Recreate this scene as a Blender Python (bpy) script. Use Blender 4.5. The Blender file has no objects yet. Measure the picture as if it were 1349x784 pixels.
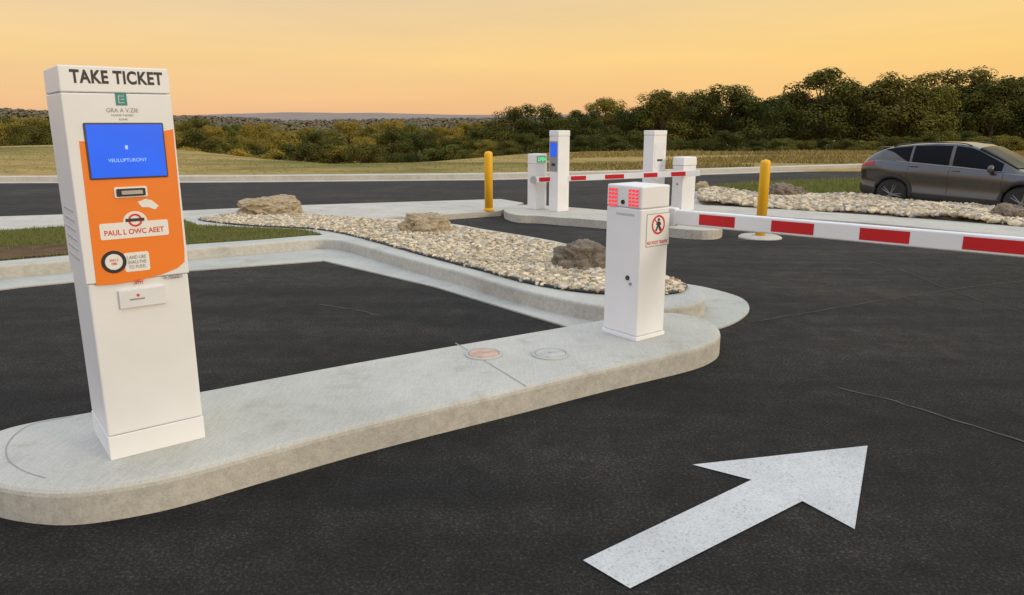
import bpy, bmesh, math, random
import numpy as np
from mathutils import Vector, Matrix, noise
R=math.radians
random.seed(7); np.random.seed(7)
scene=bpy.context.scene
COL=scene.collection
# ------------------------------------------------------------ camera geometry
F=975.0; PITCH=R(13.4); CP,SP=math.cos(PITCH),math.sin(PITCH); CAMH=1.57
CAM=Vector((0,0,CAMH))
def ray(px,py):
    u=(px-674.5)/F; v=(py-392.0)/F
    return Vector((u, CP-v*SP, -SP-v*CP))
def zg(y): return -.05*(min(max(y,7.0),14.0)-7.0)
def G(px,py,dz=0.0):
    d=ray(px,py); z=dz
    for _ in range(25):
        t=(z-CAMH)/d.z
        y=d.y*t; z=.5*z+.5*(zg(y)+dz)
    t=(z-CAMH)/d.z
    return Vector((d.x*t,d.y*t,z))
def G2(l,dz=0.0): return [tuple(G(a,b,dz)[:2]) for a,b in l]
# ------------------------------------------------------------ materials
def newmat(name):
    m=bpy.data.materials.new(name); m.use_nodes=True
    nt=m.node_tree; b=nt.nodes['Principled BSDF']
    return m,nt,b
def L(nt,a,b): nt.links.new(a,b)
def ramp(nt,fac,stops):
    r=nt.nodes.new('ShaderNodeValToRGB'); e=r.color_ramp.elements
    while len(e)<len(stops): e.new(.5)
    for i,(p,c) in enumerate(stops):
        e[i].position=p; e[i].color=(*c,1)
    L(nt,fac,r.inputs[0]); return r.outputs[0]
def coord(nt,kind='Object',scale=(1,1,1)):
    tc=nt.nodes.new('ShaderNodeTexCoord'); mp=nt.nodes.new('ShaderNodeMapping'); mp.inputs['Scale'].default_value=scale
    L(nt,tc.outputs[kind],mp.inputs[0]); return mp.outputs[0]
def noi(nt,vec,scale,detail=4,rough=.6):
    n=nt.nodes.new('ShaderNodeTexNoise'); n.inputs['Scale'].default_value=scale; n.inputs['Detail'].default_value=detail
    n.inputs['Roughness'].default_value=rough
    L(nt,vec,n.inputs['Vector']); return n.outputs['Fac']
def mixc(nt,f,a,b,mode='MIX'):
    m=nt.nodes.new('ShaderNodeMix'); m.data_type='RGBA'; m.blend_type=mode
    for s,v in ((m.inputs[0],f),(m.inputs[6],a),(m.inputs[7],b)):
        if hasattr(v,'links'): L(nt,v,s)
        else: s.default_value=v if not isinstance(v,tuple) else (*v,1)
    return m.outputs[2]
def bump(nt,b,h,strength,dist=.01):
    n=nt.nodes.new('ShaderNodeBump'); n.inputs['Strength'].default_value=strength; n.inputs['Distance'].default_value=dist
    L(nt,h,n.inputs['Height']); L(nt,n.outputs[0],b.inputs['Normal'])
def paint(name,c,rough=.4,metal=0,var=.12,scale=6,emit=0,coat=0,spec=.5):
    m,nt,b=newmat(name); v=coord(nt)
    f=noi(nt,v,scale)
    col=ramp(nt,f,[(.3,tuple(x*(1-var) for x in c)),(.7,tuple(min(1,x*(1+var*.4)) for x in c))])
    L(nt,col,b.inputs['Base Color']); b.inputs['Roughness'].default_value=rough; b.inputs['Metallic'].default_value=metal
    b.inputs['Coat Weight'].default_value=coat; b.inputs['Specular IOR Level'].default_value=spec
    if emit:
        L(nt,col,b.inputs['Emission Color']); b.inputs['Emission Strength'].default_value=emit
    return m
M={}
def asphalt(name,c1,c2):
    m,nt,b=newmat(name); v=coord(nt)
    big=noi(nt,v,.45,6,.65); fine=noi(nt,v,70,6,.9); mid=noi(nt,v,5,6,.75)
    base=ramp(nt,big,[(.30,c1),(.52,c2),(.72,tuple(x*1.7*k for x,k in zip(c2,(1.1,1.0,.9))))])
    sp=ramp(nt,fine,[(.30,(.08,.08,.08)),(.44,(.55,.55,.55)),(.55,(1.4,1.37,1.33)),(.65,(6.0,5.7,5.3))])
    c=mixc(nt,1.0,base,sp,'MULTIPLY')
    md=ramp(nt,mid,[(.3,(.55,.55,.57)),(.5,(1,1,1)),(.72,(1.6,1.56,1.48))])
    c=mixc(nt,1.0,c,md,'MULTIPLY')
    w=coord(nt,'Object',(.25,2.2,1)); st=noi(nt,w,1.3,4,.6)
    c=mixc(nt,1.0,c,ramp(nt,st,[(.35,(.74,.74,.76)),(.65,(1.3,1.27,1.2))]),'MULTIPLY')
    L(nt,c,b.inputs['Base Color']); b.inputs['Roughness'].default_value=.85
    b.inputs['Specular IOR Level'].default_value=.25
    bump(nt,b,fine,1.0,.018)
    return m
M['asphalt']=asphalt('asphalt_mat',(.0168,.0163,.0175),(.0240,.0232,.0248))
def concrete(name,c,dark=.84):
    m,nt,b=newmat(name); v=coord(nt)
    big=noi(nt,v,1.3,6,.6); fine=noi(nt,v,110,3,.6); blot=noi(nt,v,4,6,.7)
    br=noi(nt,coord(nt,'Object',(70,3,3)),2,2,.5)
    col=ramp(nt,big,[(.25,tuple(x*dark for x in c)),(.55,c),(.8,tuple(min(1,x*1.08) for x in c))])
    col=mixc(nt,1.0,col,ramp(nt,fine,[(.3,(.87,.865,.85)),(.6,(1.03,1.03,1.03))]),'MULTIPLY')
    g=nt.nodes.new('ShaderNodeNewGeometry'); s=nt.nodes.new('ShaderNodeSeparateXYZ'); L(nt,g.outputs['Normal'],s.inputs[0])
    brc=mixc(nt,s.outputs['Z'],(1.0,1.0,1.0),ramp(nt,br,[(.3,(.93,.93,.93)),(.7,(1.05,1.05,1.05))]))
    col=mixc(nt,1.0,col,brc,'MULTIPLY')
    col=mixc(nt,1.0,col,ramp(nt,blot,[(.28,(.80,.78,.75)),(.46,(.98,.98,.98)),(.75,(1.03,1.03,1.03))]),'MULTIPLY')
    rough_face=ramp(nt,noi(nt,v,22,6,.8),[(.35,(.78,.77,.76)),(.6,(1.02,1.02,1.02))])
    gr=mixc(nt,s.outputs['Z'],rough_face,(1.0,1.0,1.0))
    col=mixc(nt,1.0,col,gr,'MULTIPLY')
    L(nt,col,b.inputs['Base Color']); b.inputs['Roughness'].default_value=.85; b.inputs['Specular IOR Level'].default_value=.3
    bump(nt,b,fine,.4,.004)
    return m
M['concrete']=concrete('concrete_mat',(.55,.53,.49))
M['gutter']=concrete('gutter_mat',(.51,.495,.455))
M['concrete_far']=concrete('far_concrete_mat',(.57,.53,.475))
def ground(name,stops,scale,bumpd=.02,fine=30,sc=(1,1,1)):
    m,nt,b=newmat(name); v=coord(nt,'Object',sc); v2=coord(nt)
    a=noi(nt,v,scale,6,.65); c=noi(nt,v2,fine,4,.7)
    col=ramp(nt,a,stops); col=mixc(nt,1.0,col,ramp(nt,c,[(.25,(.7,.7,.7)),(.7,(1.15,1.15,1.15))]),'MULTIPLY')
    L(nt,col,b.inputs['Base Color']); b.inputs['Roughness'].default_value=1; b.inputs['Specular IOR Level'].default_value=.1
    bump(nt,b,c,.6,bumpd); return m
M['field']=ground('field_mat',[(.36,(.12,.13,.035)),(.45,(.24,.19,.06)),(.55,(.40,.275,.10)),(.63,(.30,.22,.075)),(.74,(.15,.145,.04))],.10,.03,1.5,(.45,1.7,1))
M['lawn']=ground('lawn_mat',[(.3,(.07,.085,.02)),(.6,(.13,.13,.04)),(.8,(.20,.17,.07))],1.2)
M['mulch']=ground('mulch_mat',[(.3,(.07,.04,.022)),(.7,(.18,.11,.065))],4)
M['gravelbase']=ground('gravel_base_mat',[(.3,(.22,.17,.11)),(.7,(.36,.29,.20))],6,.02,60)
def attr_mat(name,rough=.9):
    m,nt,b=newmat(name); a=nt.nodes.new('ShaderNodeAttribute'); a.attribute_name='tint'
    f=noi(nt,coord(nt),60,3,.6)
    c=mixc(nt,1.0,a.outputs['Color'],ramp(nt,f,[(.3,(.75,.75,.75)),(.7,(1.15,1.15,1.15))]),'MULTIPLY')
    L(nt,c,b.inputs['Base Color']); b.inputs['Roughness'].default_value=rough; b.inputs['Specular IOR Level'].default_value=.2
    return m
M['stone']=attr_mat('stone_mat'); M['blade']=attr_mat('blade_mat'); M['forest']=attr_mat('forest_mat')
def rockmat(name,a,b_):
    m,nt,b=newmat(name); v=coord(nt); f=noi(nt,v,3.5,8,.7); g=noi(nt,v,16,6,.75); s=noi(nt,coord(nt,'Object',(1,1,7)),3,4,.6)
    c=mixc(nt,.5,ramp(nt,f,[(.3,a),(.65,b_)]),ramp(nt,s,[(.35,a),(.65,b_)]))
    c=mixc(nt,1.0,c,ramp(nt,g,[(.3,(.5,.5,.5)),(.6,(1.15,1.15,1.15))]),'MULTIPLY')
    L(nt,c,b.inputs['Base Color']); b.inputs['Roughness'].default_value=.95; bump(nt,b,g,1.0,.06); return m
M['rock_tan']=rockmat('tan_rock_mat',(.36,.27,.165),(.70,.56,.38))
M['rock_grey']=rockmat('grey_rock_mat',(.16,.125,.095),(.42,.34,.265))
M['white']=paint('white_paint_mat',(.83,.83,.86),.42,0,.05,3)
M['white2']=paint('white_arm_mat',(.84,.84,.87),.45,0,.06,3)
M['offwhite']=paint('skirt_white_mat',(.77,.77,.81),.5,0,.08,5)
M['decalwhite']=paint('decal_white_mat',(.85,.84,.83),.5,0,.03)
M['orange']=paint('orange_vinyl_mat',(.92,.225,.014),.45,0,.05,4)
M['black']=paint('black_mat',(.02,.02,.022),.5)
M['dark']=paint('dark_grey_mat',(.06,.06,.065),.5)
M['grey']=paint('grey_mat',(.35,.36,.37),.5)
M['seamgrey']=paint('seam_grey_mat',(.55,.55,.58),.5)
M['ink']=paint('ink_mat',(.04,.035,.035),.6)
M['greyink']=paint('grey_ink_mat',(.30,.30,.32),.6)
M['paleink']=paint('pale_ink_mat',(.36,.36,.38),.6)
M['teal']=paint('teal_mat',(.03,.27,.26),.5)
M['redink']=paint('red_ink_mat',(.70,.05,.035),.5)
M['screen']=paint('blue_screen_mat',(.010,.085,.60),.25,0,.15,3,.9)
M['screentext']=paint('screen_text_mat',(.28,.48,.88),.4,0,.05,3,.6)
M['steel']=paint('steel_mat',(.45,.45,.46),.35,.8)
M['led']=paint('red_led_mat',(.95,.030,.055),.4,0,.05,3,.7)
M['ledback']=paint('led_back_mat',(.84,.60,.62),.5)
M['green_led']=paint('green_led_mat',(.05,.75,.25),.4,0,.05,3,1.0)
M['yellow']=paint('yellow_paint_mat',(.86,.46,.015),.45,0,.1,4)
M['red']=paint('red_band_mat',(.60,.010,.018),.45,0,.1,5)
M['carpaint']=paint('car_paint_mat',(.075,.067,.068),.28,.6,.05,2,0,.7)
M['glass']=paint('dark_glass_mat',(.010,.012,.016),.08,0,.05,3,0,0,.2)
M['glass'].node_tree.nodes['Principled BSDF'].inputs['IOR'].default_value=1.18
M['rubber']=paint('rubber_mat',(.018,.018,.018),.8)
M['alloy']=paint('alloy_mat',(.07,.07,.073),.4,.6)
M['trim']=paint('bright_trim_mat',(.22,.22,.23),.35,.8)
M['taillight']=paint('tail_light_mat',(.40,.01,.01),.2)
M['headlight']=paint('head_light_mat',(.6,.62,.65),.1)
M['cladding']=paint('cladding_mat',(.022,.022,.022),.7)
M['rust']=paint('rust_lid_mat',(.60,.40,.31),.7,0,.35,14)
M['lid']=paint('grey_lid_mat',(.50,.49,.47),.6,0,.25,14)
M['bark']=ground('bark_mat',[(.3,(.04,.028,.018)),(.7,(.12,.085,.06))],6)
def hazemat():
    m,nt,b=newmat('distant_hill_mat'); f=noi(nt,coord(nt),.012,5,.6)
    L(nt,ramp(nt,f,[(.35,(.22,.18,.165)),(.7,(.28,.215,.185))]),b.inputs['Base Color']); b.inputs['Roughness'].default_value=1; return m  # distance haze is put into the base colour of the hills
M['haze']=hazemat()
def arrowmat():
    m,nt,b=newmat('road_paint_mat'); v=coord(nt)
    f=noi(nt,v,90,5,.8); g=noi(nt,v,2.5,5,.6)
    c=ramp(nt,f,[(.32,(.12,.12,.12)),(.42,(.62,.62,.63)),(.7,(.80,.80,.82))])
    c=mixc(nt,1.0,c,ramp(nt,g,[(.3,(.80,.80,.80)),(.7,(1,1,1))]),'MULTIPLY')
    L(nt,c,b.inputs['Base Color']); b.inputs['Roughness'].default_value=.75; bump(nt,b,f,.7,.008); return m
M['arrow']=arrowmat()
def leafmat(name,a,b_,gold):
    m,nt,b=newmat(name)
    oi=nt.nodes.new('ShaderNodeObjectInfo'); f=noi(nt,coord(nt),.35,3,.6)
    c=ramp(nt,f,[(.38,a),(.62,b_)])
    c2=mixc(nt,ramp(nt,oi.outputs['Random'],[(.25,(0,0,0)),(1,(.9,.9,.9))]),c,gold)
    n2=noi(nt,coord(nt),7,2,.6)
    c2=mixc(nt,1.0,c2,ramp(nt,n2,[(.3,(.8,.8,.8)),(.7,(1.15,1.15,1.15))]),'MULTIPLY')
    L(nt,c2,b.inputs['Base Color']); b.inputs['Roughness'].default_value=.9; b.inputs['Specular IOR Level'].default_value=.08
    return m
M['leafdark']=leafmat('dark_leaf_mat',(.036,.048,.013),(.085,.092,.022),(.125,.108,.024))
M['leafgold_lit']=leafmat('sunlit_gold_leaf_mat',(.07,.085,.020),(.17,.155,.033),(.40,.27,.045))  # autumn gold, with the warmth of sunlit crowns put into the leaf colour
# ------------------------------------------------------------ object helpers
def tag(o,label=None,cat=None,group=None,kind=None):
    if label: o['label']=label
    if cat: o['category']=cat
    if group: o['group']=group
    if kind: o['kind']=kind
    return o
def empty(name,loc,rz=0,label=None,cat=None,group=None):
    o=bpy.data.objects.new(name,None); COL.objects.link(o); o.location=loc; o.rotation_euler=(0,0,rz)
    o.empty_display_size=.1
    return tag(o,label,cat,group)
def mkobj(name,me,mat,parent=None,smooth=False,bevel=0,seg=2,angle=40):
    o=bpy.data.objects.new(name,me); COL.objects.link(o)
    if mat: me.materials.append(mat)
    if parent: o.parent=parent
    if smooth:
        me.polygons.foreach_set('use_smooth',[True]*len(me.polygons))
    if bevel:
        md=o.modifiers.new('Bevel','BEVEL'); md.width=bevel; md.segments=seg; md.limit_method='ANGLE'; md.angle_limit=R(angle)
    return o
class MB:
    def __init__(s): s.v=[]; s.f=[]
    def add(s,vs,fs):
        k=len(s.v); s.v+= [tuple(x) for x in vs]; s.f+=[tuple(i+k for i in f) for f in fs]; return s
    def box(s,x0,x1,y0,y1,z0,z1):
        return s.add([(x0,y0,z0),(x1,y0,z0),(x1,y1,z0),(x0,y1,z0),(x0,y0,z1),(x1,y0,z1),(x1,y1,z1),(x0,y1,z1)],
            [(0,3,2,1),(4,5,6,7),(0,1,5,4),(1,2,6,5),(2,3,7,6),(3,0,4,7)])
    def taper(s,b,t):
        return s.add([(b[0],b[2],b[4]),(b[1],b[2],b[4]),(b[1],b[3],b[4]),(b[0],b[3],b[4]),(t[0],t[2],t[4]),(t[1],t[2],t[4]),(t[1],t[3],t[4]),(t[0],t[3],t[4])],
            [(0,3,2,1),(4,5,6,7),(0,1,5,4),(1,2,6,5),(2,3,7,6),(3,0,4,7)])
    def lathe(s,prof,n=24,axis='z',c=(0,0,0)):
        vs=[];fs=[]
        for (r,h) in prof:
            for i in range(n):
                a=2*math.pi*i/n; p=(r*math.cos(a),r*math.sin(a),h)
                if axis=='y': p=(p[0],p[2],p[1])
                if axis=='x': p=(p[2],p[0],p[1])
                vs.append((p[0]+c[0],p[1]+c[1],p[2]+c[2]))
        for j in range(len(prof)-1):
            for i in range(n):
                k=(i+1)%n; fs.append((j*n+i,j*n+k,(j+1)*n+k,(j+1)*n+i))
        fs.append(tuple(range(n))[::-1]); fs.append(tuple((len(prof)-1)*n+i for i in range(n)))
        return s.add(vs,fs)
    def tube(s,pts,r,n=8):
        pts=[Vector(p) for p in pts]; vs=[];fs=[]
        rr=r if isinstance(r,(list,tuple)) else [r]*len(pts)
        for j,p in enumerate(pts):
            d=(pts[min(j+1,len(pts)-1)]-pts[max(j-1,0)]).normalized()
            up=Vector((0,0,1)) if abs(d.z)<.9 else Vector((1,0,0))
            a=d.cross(up).normalized(); b=d.cross(a)
            for i in range(n):
                t=2*math.pi*i/n; vs.append(p+(a*math.cos(t)+b*math.sin(t))*rr[j])
        for j in range(len(pts)-1):
            for i in range(n):
                k=(i+1)%n; fs.append((j*n+i,j*n+k,(j+1)*n+k,(j+1)*n+i))
        fs.append(tuple(range(n))[::-1]); fs.append(tuple((len(pts)-1)*n+i for i in range(n)))
        return s.add(vs,fs)
    def build(s,name,mat,parent=None,smooth=False,bevel=0,seg=2,angle=40):
        me=bpy.data.meshes.new(name); me.from_pydata(s.v,[],s.f); me.update()
        bm=bmesh.new(); bm.from_mesh(me); bmesh.ops.recalc_face_normals(bm,faces=bm.faces); bm.to_mesh(me); bm.free()
        return mkobj(name,me,mat,parent,smooth,bevel,seg,angle)
def crom(pts,n=6,closed=True):
    out=[];N=len(pts)
    rng=range(N) if closed else range(N-1)
    for i in rng:
        if closed: p=[pts[(i+k-1)%N] for k in range(4)]
        else: p=[pts[min(max(i+k-1,0),N-1)] for k in range(4)]
        for j in range(n):
            t=j/n
            out.append(tuple(.5*(2*p[1][c]+(-p[0][c]+p[2][c])*t+(2*p[0][c]-5*p[1][c]+4*p[2][c]-p[3][c])*t*t+(-p[0][c]+3*p[1][c]-3*p[2][c]+p[3][c])*t**3) for c in range(len(p[0]))))
    if not closed: out.append(tuple(pts[-1]))
    return out
def sheet(name,pts,dz,mat,thick=0,bevel=0,kind='structure',cuts=(7.0,14.0)):
    bm=bmesh.new(); vs=[bm.verts.new((p[0],p[1],0)) for p in pts]; f=bm.faces.new(vs)
    for y in cuts:
        bmesh.ops.bisect_plane(bm,geom=bm.verts[:]+bm.edges[:]+bm.faces[:],plane_co=(0,y,0),plane_no=(0,1,0),dist=1e-5)
    if thick:
        r=bmesh.ops.extrude_face_region(bm,geom=bm.faces[:])
        for v in [g for g in r['geom'] if isinstance(g,bmesh.types.BMVert)]: v.co.z-=thick
    for v in bm.verts: v.co.z+=zg(v.co.y)+dz
    bmesh.ops.recalc_face_normals(bm,faces=bm.faces); bm.normal_update()
    if not thick:
        for f in bm.faces:
            if f.normal.z<0: f.normal_flip()
    me=bpy.data.meshes.new(name); bm.to_mesh(me); bm.free()
    o=mkobj(name,me,mat,None,False,bevel,3,45)
    if kind: o['kind']=kind
    return o
def inside(x,y,poly):
    c=False;n=len(poly);j=n-1
    for i in range(n):
        xi,yi=poly[i];xj,yj=poly[j]
        if (yi>y)!=(yj>y) and x<(xj-xi)*(y-yi)/(yj-yi)+xi: c=not c
        j=i
    return c
def scatter(poly,n,pref=None):
    xs=[p[0] for p in poly]; ys=[p[1] for p in poly]; out=[]
    while len(out)<n:
        x=random.uniform(min(xs),max(xs)); y=random.uniform(min(ys),max(ys))
        if inside(x,y,poly) and (pref is None or pref(x,y)): out.append((x,y))
    return out
def np_mesh(name,V,Fc,tints=None):
    me=bpy.data.meshes.new(name); me.from_pydata(V.tolist() if hasattr(V,'tolist') else V,[],Fc.tolist() if hasattr(Fc,'tolist') else Fc); me.update()
    if tints is not None:
        a=me.attributes.new('tint','FLOAT_COLOR','POINT'); a.data.foreach_set('color',np.asarray(tints,dtype=np.float32).ravel())
    return me
def ico(sub):
    bm=bmesh.new(); bmesh.ops.create_icosphere(bm,subdivisions=sub,radius=1); 
    V=np.array([v.co[:] for v in bm.verts]); Fc=np.array([[v.index for v in f.verts] for f in bm.faces]); bm.free(); return V,Fc
IV1,IF1=ico(1)
def rotmats(n):
    a=np.random.normal(size=(n,4)); a/=np.linalg.norm(a,axis=1)[:,None]; w,x,y,z=a.T
    return np.stack([np.stack([1-2*(y*y+z*z),2*(x*y-z*w),2*(x*z+y*w)],-1),np.stack([2*(x*y+z*w),1-2*(x*x+z*z),2*(y*z-x*w)],-1),np.stack([2*(x*z-y*w),2*(y*z+x*w),1-2*(x*x+y*y)],-1)],1)
def stones(name,pts,zf,smin,smax,dz=.0):
    n=len(pts); P=np.array([(x,y,zf(x,y)+random.uniform(0,.022)+dz) for x,y in pts])
    S=np.random.uniform(smin,smax,(n,1))*np.random.uniform(.5,1.4,(n,3)); 
    base=IV1[None]*(1+np.random.uniform(-.22,.22,(n,len(IV1),1)))*S[:,None,:]
    V=np.einsum('nij,nvj->nvi',rotmats(n),base); V[:,:,2]*=.7; V+=P[:,None,:]
    Fc=(IF1[None]+ (np.arange(n)*len(IV1))[:,None,None]).reshape(-1,3)
    b=np.random.uniform(.42,1.15,(n,1)); w=np.random.uniform(0,1,(n,1))
    c=np.array([[.84,.71,.52]])*w+np.array([[.66,.51,.34]])*(1-w)
    gsel=(np.random.uniform(0,1,(n,1))<.18); c=np.where(gsel,np.array([[.60,.55,.48]]),c)*b
    c=np.concatenate([c,np.ones((n,1))],1); Tn=np.repeat(c,len(IV1),0)
    me=np_mesh(name,V.reshape(-1,3),Fc,Tn)
    return mkobj(name,me,M['stone'])
def blades(name,pts,zf,h0,h1,w,colA,colB,hf=None):
    V=[];Fc=[];Tn=[]
    for i,(x,y) in enumerate(pts):
        a=random.uniform(0,6.28); h=random.uniform(h0,h1)*(hf(x,y) if hf else 1); l=random.uniform(0,.5)*h; b=random.uniform(0,6.28); z=zf(x,y)
        dx,dy=math.cos(a)*w,math.sin(a)*w
        V+=[(x-dx,y-dy,z),(x+dx,y+dy,z),(x+l*math.cos(b),y+l*math.sin(b),z+h)]; Fc.append((3*i,3*i+1,3*i+2))
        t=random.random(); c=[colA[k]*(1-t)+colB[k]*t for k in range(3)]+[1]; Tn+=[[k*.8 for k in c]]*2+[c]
    return mkobj(name,np_mesh(name,V,Fc,Tn),M['blade'])
# ------------------------------------------------------------ world and light
w=bpy.data.worlds.new('World'); scene.world=w; w.use_nodes=True; nt=w.node_tree; nt.nodes.clear()
out=nt.nodes.new('ShaderNodeOutputWorld'); bg=nt.nodes.new('ShaderNodeBackground'); bg2=nt.nodes.new('ShaderNodeBackground'); add=nt.nodes.new('ShaderNodeAddShader')
tc=nt.nodes.new('ShaderNodeTexCoord'); sx=nt.nodes.new('ShaderNodeSeparateXYZ'); L(nt,tc.outputs['Generated'],sx.inputs[0])
def s2l(c): return tuple(((x/255)/12.92 if x/255<.04 else ((x/255+.055)/1.055)**2.4) for x in c)
rmp=ramp(nt,sx.outputs['Z'],[(0,s2l((240,186,140))),(.03,s2l((248,198,142))),(.08,s2l((251,209,144))),(.15,s2l((239,208,164))),(.3,s2l((222,216,208))),(.6,s2l((206,214,228))),(1,s2l((190,203,226)))])
warm=nt.nodes.new('ShaderNodeMapRange'); warm.inputs[1].default_value=-.3; warm.inputs[2].default_value=.7; L(nt,sx.outputs['X'],warm.inputs[0])
wm=ramp(nt,warm.outputs[0],[(0,(.97,1.0,1.03)),(1,(1.05,1.03,.74))])
cn=nt.nodes.new('ShaderNodeTexNoise'); cm=nt.nodes.new('ShaderNodeMapping'); cm.inputs['Scale'].default_value=(1.5,1.5,14); L(nt,tc.outputs['Generated'],cm.inputs[0]); L(nt,cm.outputs[0],cn.inputs['Vector']); cn.inputs['Scale'].default_value=1.6; cn.inputs['Detail'].default_value=5
cc=ramp(nt,cn.outputs['Fac'],[(.35,(.965,.96,.975)),(.65,(1.03,1.02,1.01))])
c1=mixc(nt,1.0,rmp,wm,'MULTIPLY'); c1=mixc(nt,1.0,c1,cc,'MULTIPLY')
up=nt.nodes.new('ShaderNodeMapRange'); up.inputs[1].default_value=.18; up.inputs[2].default_value=.55; up.inputs[3].default_value=1.0; up.inputs[4].default_value=1.7; L(nt,sx.outputs['Z'],up.inputs[0])
c1=mixc(nt,1.0,c1,up.outputs[0],'MULTIPLY')
L(nt,c1,bg.inputs[0]); bg.inputs[1].default_value=.98
sky=nt.nodes.new('ShaderNodeTexSky'); sky.sky_type='NISHITA'; sky.sun_disc=False; sky.sun_elevation=R(9); sky.sun_rotation=R(110)
L(nt,sky.outputs[0],bg2.inputs[0]); bg2.inputs[1].default_value=.005
L(nt,bg.outputs[0],add.inputs[0]); L(nt,bg2.outputs[0],add.inputs[1]); L(nt,add.outputs[0],out.inputs[0])
sun=bpy.data.lights.new('sun','SUN'); sun.energy=1.15; sun.angle=R(10); sun.color=(1,.84,.68)
so=bpy.data.objects.new('sun',sun); COL.objects.link(so)
sd=Vector((math.sin(R(120))*math.cos(R(14)),math.cos(R(120))*math.cos(R(14)),math.sin(R(14))))
so.rotation_euler=sd.to_track_quat('Z','Y').to_euler(); so.location=(20,-10,15)
cam=bpy.data.cameras.new('camera'); cam.sensor_width=36; cam.lens=F/1349*36; cam.clip_end=8000; cam.clip_start=.05
co=bpy.data.objects.new('camera',cam); COL.objects.link(co); co.location=CAM; co.rotation_euler=(R(90)-PITCH,0,0); scene.camera=co
scene.view_settings.view_transform='Standard'; scene.view_settings.look='None'; scene.view_settings.exposure=0
# ------------------------------------------------------------ terrain
def interp(x,tab):
    if x<=tab[0][0]: return tab[0][1]
    for (a,b),(c,d) in zip(tab,tab[1:]):
        if x<=c: return b+(d-b)*(x-a)/(c-a)
    return tab[-1][1]
YC=[(-.75,47),(-.55,46),(-.42,40),(-.24,31),(-.12,33),(0,40),(.1,43),(.7,45)]
VAL=[(-.7,-5),(-.3,-6.5),(-.05,-6),(.05,-3.2),(.7,-3)]
def sm(t): t=min(max(t,0),1); return t*t*(3-2*t)
def T(x,y):
    z=zg(y)-.08
    if y>24: 
        z+= .16*sm((y-27)/4)+.15*sm((y-27)/6)*noise.noise(Vector((x*.06,y*.06,0)))*2
        a=x/y; yc=interp(a,YC); val=interp(a,VAL)
        if a<-.30: z+=.32*sm((-.30-a)/.15)*sm((y-31)/11)
        if y>yc: 
            k=sm((y-yc)/45); z=z*(1-k)+val*k
        r=math.hypot(x,y)
        if r>180:
            nn=noise.noise(Vector((x*.006,y*.006,3))); az=math.atan2(x,y)
            left=sm((-az-.26)/.3); 
            r1=sm((r-180)/90)*(1.2+2.2*nn+4.0*left)
            r2=sm((r-340)/180)*(2.2+2.4*noise.noise(Vector((az*7,1.5,9)))+2.0*left)
            r3=sm((r-620)/200)*(1.4+3.5*noise.noise(Vector((az*6,4.5,2)))-1.5*left)
            z+=r1+r2+r3
    return z
vs=[];fs=[];NA=240
radii=[.4*1.056**k for k in range(170)]
for r in radii:
    for i in range(NA):
        a=2*math.pi*i/NA; x,y=r*math.sin(a),r*math.cos(a); vs.append((x,y,T(x,y)))
for j in range(len(radii)-1):
    for i in range(NA):
        k=(i+1)%NA; fs.append((j*NA+i,(j+1)*NA+i,(j+1)*NA+k,j*NA+k))
fs.append(tuple(range(NA)))
me=bpy.data.meshes.new('ground'); me.from_pydata(vs,[],fs); me.update()
o=mkobj('ground',me,M['field'],None,True); o['kind']='structure'
n=240
for (d,h0,amp,gx,seed) in ((1500,7,6,7,1),(2100,15,9,9,5)):
    vs=[];fs=[]
    for i in range(n+1):
        a=R(-75+150*i/n)
        h=h0+amp*noise.noise(Vector((a*5,seed,0)))+1.6*noise.noise(Vector((a*16,seed+3,0)))+.7*noise.noise(Vector((a*60,4,0)))
        h+= gx*math.exp(-((a+.17)/.16)**2)
        for (dd,hh) in ((d-300,-10),(d-80,h*.6),(d,h),(d+300,-10)):
            vs.append((dd*math.sin(a),dd*math.cos(a),hh))
    for i in range(n):
        for j in range(3): fs.append((i*4+j,i*4+j+1,(i+1)*4+j+1,(i+1)*4+j))
    me=bpy.data.meshes.new('hills'); me.from_pydata(vs,[],fs); mkobj('hills',me,M['haze'],None,True)['kind']='structure'
# ------------------------------------------------------------ asphalt, road
far=[(-40,23.4)]+G2([(0,240),(300,239),(640,236),(900,230),(1140,222)])+[(60,36)]
sheet('asphalt_road',[(60,-8),(60,36)]+far[::-1][1:]+[(-40,-8)],0,M['asphalt'])
kf=[(p[0],p[1]) for p in far]
kerb=kf+[(p[0]-.05,p[1]+.7) for p in kf[::-1]]
sheet('far_kerb',kerb,.16,M['concrete_far'],.22)
gut=[(p[0]+.02,p[1]-.5) for p in kf]+[(p[0],p[1]-.002) for p in kf[::-1]]
sheet('far_gutter',gut,.012,M['concrete_far'],.05)
sheet('concrete_walk',G2([(-200,290),(0,285),(250,277),(400,270),(560,265),(660,262),(690,267),(660,277),(600,281),(500,287),(400,286),(250,295),(0,303),(-200,308)],.12),.12,M['concrete_far'],.2,.02)
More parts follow.
